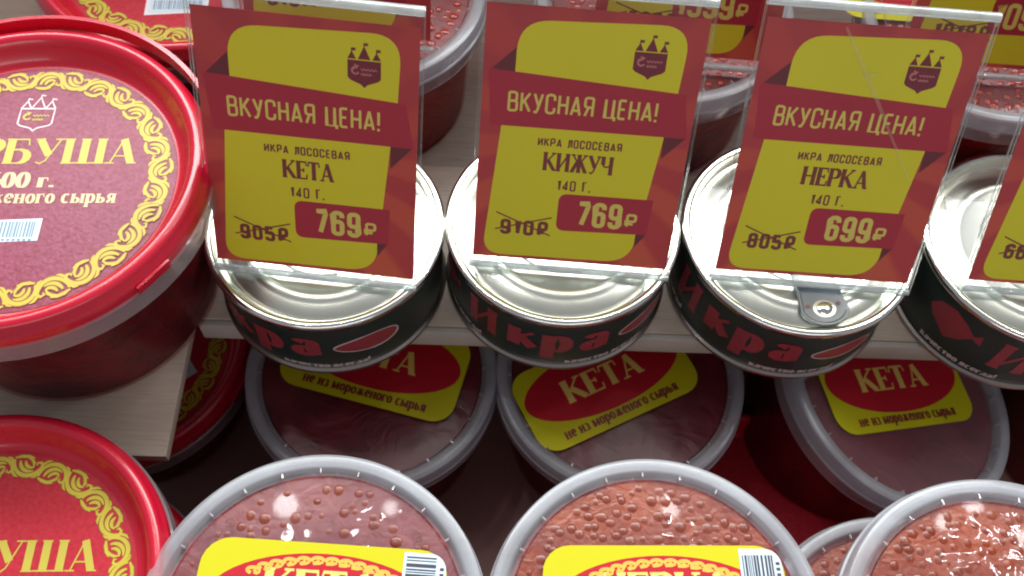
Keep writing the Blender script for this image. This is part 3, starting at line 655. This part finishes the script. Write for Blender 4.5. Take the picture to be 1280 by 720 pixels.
# ------------------------------------------------------------------ ornament of scrolls
def ornament(parent, z, r0, wd, n, mcol=None, a_off=0.0, span=2*pi):
    """a ring of acanthus scrolls, bent round the lid; wd = band width"""
    d = Decal(z+.05, .0008); sh = Decal(z, .0008)
    step = span/n; Lu = r0*step
    def unit(k, flip):
        a0 = a_off+k*step
        def P(s, t):
            a = a0-s*step if True else 0; tt = (t if not flip else -t)
            return ((r0+tt*wd/2)*cos(a), (r0+tt*wd/2)*sin(a))
        def stroke(pts, wm, dec=d, grow=0):
            m = len(pts)
            ribbon(dec, [P(*p) for p in pts], lambda i, t_: (wm*(sin(pi*(.12+.82*i/(m-1))))**.8)+grow)
        strokes = [
            (E(.52, -.55, .50, 1.38, 186, 18, 14)+[(1.02, -.34), (.92, -.62), (.80, -.50), (.82, -.26)], wd*.19),
            (E(.58, -.62, .36, 1.02, 178, 60, 9), wd*.17),
            (E(.62, -.70, .23, .72, 172, 55, 7), wd*.15),
            ([(.42, -.98), (.58, -.80), (.70, -.45), (.72, -.02)], wd*.14),
            ([(.02, -.85), (.22, -1.02), (.46, -1.05), (.66, -.95)], wd*.16),
            ([(-.04, .10), (.02, .52), (.14, .88), (.26, 1.02)], wd*.13),
            ([(.78, .95), (.90, .80), (.98, .50), (1.02, .20)], wd*.12),
        ]
        for pts, wm in strokes: stroke(pts, wm*1.3+wd*.05, sh)
        for pts, wm in strokes: stroke(pts, wm)
    for k in range(n): unit(k, k % 2 == 1)
    s_ = sh.build('ornament_outline', M['ornament_shade'], parent)
    return d.build('ornament_band', M[mcol or 'ornament'], parent)

# ------------------------------------------------------------------ red-lidded tubs
def red_tub(loc, R, H, rz, label, lab_mat='red_label', handle=True, lx=-1, tilt=(0, 0), ribsdark=True, code='low', group='red-lidded caviar tubs', orn_n=30, sheen=None):
    t = empty('red_lidded_tub', label, 'tub', loc, (tilt[0], tilt[1], rz), group)
    k = R/60.0
    top = H
    link('body', lathe('body', [(0, 0), (R*.78, 0), (R*.815, 1.5), (R*.90, H-13), (R*.955, H-11)], M['pp_body'], 96), t)
    link('caviar', lathe('caviar', [(0, 1), (R*.77, 1), (R*.80, 2.4), (R*.885, H-12), (0, H-11.5)], M['caviar_deep'], 96), t)
    link('clear_flange', lathe('clear_flange', [(R*.955, H-11), (R*.995, H-9.5), (R*1.0, H-14.5), (R*1.012, H-15.5), (R*1.012, H-8.5), (R*.97, H-7)], M['pp_skirt'], 128), t)
    lp = [(0, H-9), (R*.815, H-9), (R*.83, H-8.7), (R*.855, H-7.4), (R*.885, H-3.2), (R*.90, H-1.2), (R*.92, H-.2), (R*.94, H), (R*.962, H-.3), (R*.978, H-1.6), (R*.982, H-3.6), (R*.996, H-4.2), (R*1.0, H-5.2), (R*1.0, H-9.4), (R*.985, H-9.6)]
    lid = link('lid', lathe('lid', lp, M['red_lid'], 160, 50), t)
    zl = H-9+.15
    lab = link('label', lathe('label', [(0, zl), (R*.805, zl), (R*.806, zl-.1)], M[lab_mat], 128), lid)
    # kept on the third level: print on the lid
    if orn_n: ornament(lid, zl+.06, R*.715, R*.12, orn_n)
    if code != 'none':
        g = Decal(zl+.08, .001)
        text(g, 'ГОРБУША', SERIF, 0, 7.2*k, 10.2*k, width=69*k, wt=.21, thin=.05, anchor='m')
        g.build('lettering', M['lid_gold'], lid)
        g = Decal(zl+.08, .001)
        text(g, '500 г.', SERIF, 0, -2.2*k, 6.0*k, width=21*k, wt=.24, thin=.07, anchor='m')
        g.build('lettering', M['lid_pale'], lid)
        g = Decal(zl+.08, .001)
        text(g, 'из мороженого сырья', SERIF, 0, -8.4*k, 5.6*k, width=61*k, wt=.19, thin=.07, anchor='m')
        g.build('lettering', M['lid_pale'], lid)
        if code == 'low':
            q = Decal(zl+.08); q.poly([(-13*k, -23.5*k), (9.5*k, -22.5*k), (9.5*k, -14.2*k), (-13*k, -15.2*k)]); q.build('barcode_sticker', M['sticker'], lid)
            q = Decal(zl+.13); barcode(q, -11.5*k, 8*k, -21.2*k, -15.4*k, 3); 
            for i in range(12): q.poly([(-11*k+1.6*i*k, -22.6*k), (-10.1*k+1.6*i*k, -22.6*k), (-10.1*k+1.6*i*k, -21.8*k), (-11*k+1.6*i*k, -21.8*k)])
            q.build('barcode', M['bar_blue'], lid)
        elif code == 'far':
            q = Decal(zl+.08); q.poly([(-14, -32.5), (9.5, -31), (9.5, -22.5), (-14, -23.5)]); q.build('barcode_sticker', M['sticker_white'], lid)
            q = Decal(zl+.12); q.poly([(-12.6, -31.5), (8.2, -30), (8.2, -23.5), (-12.6, -24.5)]); q.build('barcode_sticker', M['sticker'], lid)
            q = Decal(zl+.16); barcode(q, -11, 7, -29.5, -24.7, 5); q.build('barcode', M['bar_blue'], lid)
        elif code == 'side':
            q = Decal(zl+.08); q.poly([(14, -25), (28, -20), (26, -13), (12, -18)]); q.build('barcode_sticker', M['sticker'], lid)
            q = Decal(zl+.12); barcode(q, 15, 25, -19, -17.5, 5); q.build('barcode', M['bar_blue'], lid)
        # towered shield drawn in outline
        q = Decal(zl+.08, .001); cx, cy, s_ = lx*k, 27*k, 11*k
        def o(P_, cl=False, w_=.5): ribbon(q, [(cx+x*s_, cy+y*s_) for x, y in P_], lambda i, t_: w_*k, cl)
        o([(-.5, .30), (-.5, -.28), (-.42, -.36), (-.1, -.46), (0, -.56), (.1, -.46), (.42, -.36), (.5, -.28), (.5, .30)], True)
        for x, w_, h_ in ((-.36, .14, .27), (0, .2, .42), (.36, .14, .27)):
            o([(x-w_, .32), (x, .32+h_), (x+w_, .32)]); o([(x, .32+h_), (x+.01, .42+h_), (x+.13, .39+h_)], w_=.45)
        q.build('logo', M['lid_white'], lid)
        q = Decal(zl+.12, .001); logo_mark(q, cx, cy, s_); q.build('logo_mark', M['lid_gold'], lid)
    if handle:
        hp = []
        V, Fc = [], []; n = 64
        for i in range(n+1):
            a = radians(2+176*i/n); lift = sin(a)*1.0
            yb = R*1.015
            for rr_, dz in ((0, 0), (1.5, 0), (1.5, 5.4), (0, 5.4)):
                rad = yb+1.2+rr_
                # the bail leans back, standing a little above and behind the lid
                V.append((rad*cos(a), rad*sin(a)+1.0*lift, H-7.5+dz+2.2*lift*lift))
        for i in range(n):
            for q_ in range(4): Fc.append((i*4+q_, i*4+(q_+1) % 4, (i+1)*4+(q_+1) % 4, (i+1)*4+q_))
        Fc += [(0, 1, 2, 3), (n*4+3, n*4+2, n*4+1, n*4)]
        link('handle', mesh('handle', V, Fc, M['red_lid'], 40), t)
    # tear tab on the skirt
    V, Fc = box(-6.5, 6.5, -.8, .5, -1.8, 1.6); tb = link('tear_tab', bevel(mesh('tear_tab', V, Fc, M['red_lid']), .9), t)
    a = radians(-38); tb.location = Vector((R*1.004*cos(a), R*1.004*sin(a), H-6.2))*S; tb.rotation_euler = (0, 0, a+pi/2)
    return t
red_tub((-162, 15, 0), 60, 72, radians(2.8), 'large red-lidded tub at upper left with its handle raised behind, ГОРБУША lettering and yellow scrolls')
red_tub((-134, 138, 0), 60, 58, radians(4), 'red-lidded tub at the top left edge behind the handle, barcode sticker at its near side', 'red_label_smooth', code='far', handle=False)
red_tub((-160, -103.5, -33.5), 56, 60, radians(2), 'bright red-lidded tub at lower left, in front of the white board', 'red_label_smooth', handle=False, orn_n=28, lx=-9)
red_tub((-160, -103, -93.9), 56, 60, 0, 'red-lidded tub hidden beneath the lower left red tub', 'red_label_smooth', handle=False, code='', orn_n=8)
red_tub((-164, 12, -93.9), 55, 53, radians(20), 'red-lidded tub in deep shade below the white board, ornament barely lit', 'red_label_smooth', handle=False, code='side')

# ------------------------------------------------------------------ clear tubs
def ico(bm_cache={}):
    if 'm' not in bm_cache:
        import bmesh
        bm = bmesh.new(); bmesh.ops.create_icosphere(bm, subdivisions=2, radius=1.0)
        bm_cache['m'] = ([tuple(v.co) for v in bm.verts], [tuple(v.index for v in f.verts) for f in bm.faces]); bm.free()
    return bm_cache['m']
def roe_bed(name, R, z, parent, m, spacing=4.1, rmin=1.7, rmax=2.4, sink=1.5, keep=1.0, seed=1, flat=.5, jit=.9, gather=0):
    """eggs pressed against the film: flattened balls whose tops reach it"""
    r = random.Random(seed); iv, if_ = ico(); V, Fc = [], []
    n = int(R/spacing)+2
    for i in range(-n, n+1):
        for j in range(-n, n+1):
            x = (i+.5*(j % 2))*spacing+r.uniform(-jit, jit); y = j*spacing*.87+r.uniform(-jit, jit)
            k = keep*(1 if not gather else (1.0 if hypot(x, y) > R*.72 or y < R*.38 else .35))
            if hypot(x, y) > R-2 or r.random() > k: continue
            q = r.uniform(rmin, rmax); zz = z-q*flat-r.random()**1.5*sink; b = len(V)
            sx, sy = r.uniform(.88, 1.12), r.uniform(.88, 1.12)
            for v in iv: V.append((x+v[0]*q*sx, y+v[1]*q*sy, zz+v[2]*q*flat))
            Fc += [(a+b, c+b, e+b) for a, c, e in if_]
    return link(name, mesh(name, V, Fc, m, 180), parent, 'stuff')
def bubbles(R, z, parent, n, seed=1):
    """wet rings where droplets and air bubbles sit under the film"""
    r = random.Random(seed*7+1); V, Fc = [], []
    for _ in range(n):
        a = r.uniform(0, 2*pi); d = R*math.sqrt(r.random()); x, y = d*cos(a), d*sin(a)
        q = r.choice((.35, .5, .7, .9, 1.3, 1.9)); t = .10+q*.06; m = 16; b = len(V); arc = r.choice((16, 16, 10, 7))
        a0 = r.uniform(0, 6.28)
        for k in range(m):
            an = a0+2*pi*k/m; w_ = t*(.6+.5*sin(an*2+a0))
            V += [(x+(q-w_)*cos(an), y+(q-w_)*sin(an), z-.12), (x+q*cos(an), y+q*sin(an), z+.12), (x+(q+w_)*cos(an), y+(q+w_)*sin(an), z-.12)]
        for k in range(arc):
            j = (k+1) % m
            for e in range(2): Fc.append((b+k*3+e, b+k*3+e+1, b+j*3+e+1, b+j*3+e))
    return link('bubbles', mesh('bubbles', V, Fc, M['bubble'], 60), parent, 'stuff')
def keta_label(lid, z, cx, cy, rot, word, small, orn=True, code=False, LW=74, LH=41, dim=False):
    c, s_ = cos(rot), sin(rot)
    f = lambda x, y, z_: (cx+x*c-y*s_, cy+x*s_+y*c, z_)
    d = Decal(z); d.poly(rrect(-LW/2, LW/2, -LH/2, LH/2, 8.5)); d.build('label', M['lab_yellow'], lid, f)
    ex, ey = LW*(.455 if orn else .475), LH*(.36 if orn else .395); oy = 2.6 if orn else 2.9
    d = Decal(z+.05); d.poly([(ex*cos(a*pi/24), oy+ey*sin(a*pi/24)) for a in range(48)]); d.build('red_oval', M['lab_red'], lid, f)
    d = Decal(z+.10, .001)
    text(d, word, SERIF, 0, (oy-1.6 if orn else oy-5.0), (11.2 if orn else 9.6), width={4: 34, 5: 40, 7: 50}[len(word)], wt=.22, thin=.07, anchor='m')
    d.build('lettering', M['lab_text'], lid, f)
    if orn:
        d = Decal(z+.09, .001)
        for side in (1,):
            n = 12
            for k in range(n):
                t0 = 90+(k-(n-1)/2)*8.6
                def P(u, v):
                    a = radians(t0-u*8.6+4.3); r_ = .86+v*.075
                    return (ex*.98*cos(a)*r_, oy+ey*.98*sin(a)*(r_+.02))
                ribbon(d, [P(u, v) for u, v in E(.5, -.3, .45, 1.0, 185, 10, 8)], lambda i, t_: 1.05)
                ribbon(d, [P(u, v) for u, v in [(.1, -.9), (.4, -.6), (.6, 0)]], lambda i, t_: .9)
                ribbon(d, [P(u, v) for u, v in [(.15, -1.0), (.6, -.9), (.9, -.4)]], lambda i, t_: .8)
        d.build('ornament_band', M['lab_orange'], lid, f)
    d = Decal(z+.10, .001)
    if small: text(d, 'не из мороженого сырья', SERIF, 0, -LH/2+3.0, 4.6, width=LW*.70, wt=.22, thin=.09, anchor='m')
    if d.P: d.build('lettering', M['lab_dark'], lid, f)
    if code:
        d = Decal(z+.12); 
        d.poly(rrect(LW/2-13.5, LW/2-.5, -LH/2+6, LH/2-1.0, [5, .3, .3, .3])); d.build('barcode_sticker', M['sticker'], lid, f)
        d = Decal(z+.16); x = LW/2-12.6; y = LH/2-2.2; r = random.Random(4)
        if code == 'h':
            while y > -LH/2+8:
                w_ = r.choice((.35, .5, .8, 1.1)); d.poly([(x, y-w_), (x+9, y-w_), (x+9, y), (x, y)]); y -= w_+r.choice((.35, .5, .7))
        else: barcode(d, x, x+9.4, LH/2-13.5, LH/2-3.0, 8, .55)
        for i in range(9): d.poly([(x+10.2, LH/2-6-i*1.7), (x+11.4, LH/2-6-i*1.7), (x+11.4, LH/2-5.1-i*1.7), (x+10.2, LH/2-5.1-i*1.7)])
        d.build('barcode', M['bar_dark'], lid, f)
SH = {}
def clear_tub(loc, R, H, label, kind='pink', lab=None, tilt=(0, 0), rz=0, group=None, ribs=0, film='film', dome=0.8, seed=1, hi=True):
    t = empty('clear_tub', label, 'tub', loc, (tilt[0], tilt[1], rz), group)
    key = (R, H)
    def sh(nm, fn):
        kk = (nm,)+key
        if kk not in SH: SH[kk] = fn()
        return SH[kk]
    link('body', sh('body', lambda: lathe('body', [(0, 0), (R*.80, 0), (R*.835, 1.6), (R*.90, H-10), (R*.935, H-8)], M['pp_body'], 96)), t)
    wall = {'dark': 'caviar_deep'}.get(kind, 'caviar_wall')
    link('caviar', sh('caviar'+wall, lambda: lathe('caviar', [(0, .8), (R*.79, .8), (R*.82, 2.4), (R*.887, H-9), (R*.895, H-5.4), (0, H-5.4)], M[wall], 96)), t)
    link('tub_flange', sh('flange', lambda: lathe('tub_flange', [(R*.935, H-8), (R*.985, H-7.2), (R*.99, H-12.6), (R*1.002, H-12.6), (R*1.002, H-6.2), (R*.95, H-5.5)], [M['pp_skirt'], M['pp_edge']], 128, segm=[0, 0, 1, 0, 0])), t)
    lid = link('lid', sh('lid', lambda: lathe('lid', [(R*.872, H-2.9), (R*.884, H-2.6), (R*.90, H-.7), (R*.915, H), (R*.972, H), (R*.99, H-.4), (R*.998, H-1.6), (R*1.0, H-5.8), (R*1.012, H-6.1), (R*1.012, H-6.9), (R*.985, H-6.9), (R*.982, H-1.8), (R*.92, H-1.1), (R*.905, H-3.6)], M['pp_rim'], 160, 45)), t)
    fm = 'film_'+film+str(dome)
    fp = [(0, H-2.9+dome), (R*.2, H-2.9+dome*.95), (R*.4, H-2.9+dome*.82), (R*.6, H-2.9+dome*.6), (R*.75, H-2.9+dome*.35), (R*.84, H-2.9+dome*.1), (R*.872, H-2.9)]
    link('window_film', sh(fm, lambda: lathe('window_film', fp, M[film], 96, 180)), lid)
    if kind == 'pink':
        link('caviar_surface', lathe('caviar_surface', [(0, H-3.32), (R*.86, H-3.32), (R*.865, H-5.2)], M['gel_pink'], 96), t)
        roe_bed('roe', R*.85, H-3.0, t, M['roe'], spacing=4.6, rmin=1.3, rmax=2.5, sink=.35, keep=.75, seed=seed, flat=.3, jit=1.5, gather=1)
        bubbles(R*.8, H-2.95, t, 70, seed)
    elif kind == 'orange':
        link('caviar_surface', lathe('caviar_surface', [(0, H-3.42), (R*.86, H-3.42), (R*.865, H-5.2)], M['gel_orange'], 96), t)
        roe_bed('roe', R*.865, H-3.0, t, M['roe'], spacing=4.2, rmin=1.8, rmax=3.0, sink=.3, seed=seed, flat=.5, jit=1.5)
        bubbles(R*.8, H-2.95, t, 60, seed)
    elif kind == 'rear':
        link('caviar_surface', lathe('caviar_surface', [(0, H-3.9), (R*.86, H-3.9), (R*.865, H-5)], M['gel_pink'], 96), t)
        roe_bed('roe', R*.86, H-3.1, t, M['roe_red'], spacing=4.0, rmin=1.6, rmax=2.3, sink=.8, seed=seed, flat=.55)
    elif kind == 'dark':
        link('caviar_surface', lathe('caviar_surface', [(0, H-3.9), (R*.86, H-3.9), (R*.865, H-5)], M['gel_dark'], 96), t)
    if ribs:
        def rb():
            V = [(R*.90, -.35, H-18.5), (R*.90, .35, H-18.5), (R*.90, -.35, H-8), (R*.90, .35, H-8), (R*.988, -.35, H-8), (R*.988, .35, H-8), (R*.988, -2.4, H-8), (R*.988, 2.4, H-8)]
            return mesh('rib', V, [(0, 2, 4), (1, 5, 3), (0, 4, 5, 1), (2, 3, 5, 4), (0, 6, 4), (1, 5, 7), (0, 1, 7, 6), (6, 7, 5, 4)], M['pp_edge'])
        me = sh('rib', rb)
        for k in range(ribs):
            o = link('rib', me, t); o.rotation_euler = (0, 0, 2*pi*k/ribs+.1)
    # little tear ticks in the rim
    me = sh('tick', lambda: mesh('tick', *box(R*.874, R*.902, -.25, .25, H-2.7, H-.35), M['pp_edge']))
    for k in range(24):
        o = link('rim_tick', me, t if False else lid); o.rotation_euler = (0, 0, 2*pi*k/24+.05)
    if lab:
        zl = H-2.9+dome+.15
        keta_label(lid, zl, *lab)
    return t
gf = 'clear caviar tubs in the front row'
# front row, two high
clear_tub((-60.5, -110.5, -34), 51.2, 60.5, 'front clear tub with КЕТА label, scattered round roe showing through pink fogged lid', 'pink', (1.2, 2.6, radians(-2.5), 'КЕТА', True, True, 'h'), group=gf, film='film_wet_sheen', dome=.5, seed=3)
clear_tub((41, -109, -34), 51.2, 60.5, 'front clear tub with НЕРКА label, middle of the bottom row', 'orange', (3.2, 3.0, radians(1.3), 'НЕРКА', True, True, 'v'), group=gf, film='film_damp_sheen', dome=.5, seed=5)
clear_tub((139.5, -119, -17), 51.2, 60.5, 'clear tub of orange roe without a visible label at the lower right corner', 'orange', None, group=gf, film='film', dome=.5, seed=8)
clear_tub((-60, -108, -94), 50, 59.5, 'clear tub directly underneath the front КЕТА tub', 'orange', None, group='clear caviar tubs at the bottom of the front stacks')
clear_tub((41, -108, -94), 50, 59.5, 'clear tub hidden beneath the front НЕРКА tub', 'orange', None, group='clear caviar tubs at the bottom of the front stacks')
clear_tub((134, -111, -94), 50, 76.5, 'clear tub under the lower right tub, only its pale rim peeking out', 'orange', None, group='clear caviar tubs at the bottom of the front stacks')
# shaded row under the shelf
gk = 'clear caviar tubs in the shade below the shelf'
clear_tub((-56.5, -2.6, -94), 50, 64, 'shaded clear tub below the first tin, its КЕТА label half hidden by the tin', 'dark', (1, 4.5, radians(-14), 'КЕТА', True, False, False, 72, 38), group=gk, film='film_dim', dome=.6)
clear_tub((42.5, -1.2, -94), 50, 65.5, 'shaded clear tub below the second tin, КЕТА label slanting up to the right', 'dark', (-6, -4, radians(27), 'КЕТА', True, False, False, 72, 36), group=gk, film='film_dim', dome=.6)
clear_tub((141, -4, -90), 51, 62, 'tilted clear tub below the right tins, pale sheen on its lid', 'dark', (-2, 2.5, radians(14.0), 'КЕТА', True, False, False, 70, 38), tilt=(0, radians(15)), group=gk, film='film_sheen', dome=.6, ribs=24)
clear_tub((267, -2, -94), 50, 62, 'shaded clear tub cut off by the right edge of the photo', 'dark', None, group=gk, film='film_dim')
red_tub((103, -47, -94), 46, 30, radians(70), 'plain red-lidded tub added to fill the dark red gap between the shaded КЕТА tubs', 'red_label_smooth', handle=False, code='none', orn_n=0)  # added lid, stands in for the tilted tub's dark red wall
# rear row on the shelf, behind the tins
gr = 'clear caviar tubs behind the price signs'
clear_tub((-66, 115, -1.2), 50, 60, 'clear tub behind the first and second price signs, its milky rim showing between them', 'rear', None, group=gr, ribs=16)
clear_tub((53, 115, -1.2), 50, 58, 'clear tub behind the second and third price signs, ribbed skirt showing', 'rear', None, group=gr, ribs=16, rz=.2, seed=2)
clear_tub((180, 112, -1.2), 50, 58, 'clear tub with yellow label behind the third sign at the top right', 'rear', (-22, 22, radians(-8), 'КЕТА', False, False, False, 66, 38), group=gr, ribs=16, rz=.1, seed=4)
g2 = 'acrylic price signs standing on the rear tubs'
make_sign((-69, 86, 62), radians(2), radians(24), 'НЕРКА', '910', '1299', 'price sign behind the leftmost sign, only its lower border showing', g2, name_w=.32)
make_sign((56, 85, 60), radians(3), radians(25), 'КЕТА', '1520', '1399', 'rear price sign reading 1399 above the second front sign', g2)
make_sign((171, 85.5, 60), radians(3), radians(26), 'КЕТА', '1018', '1099', 'rear price sign at the top right corner with 1018 crossed out', g2)
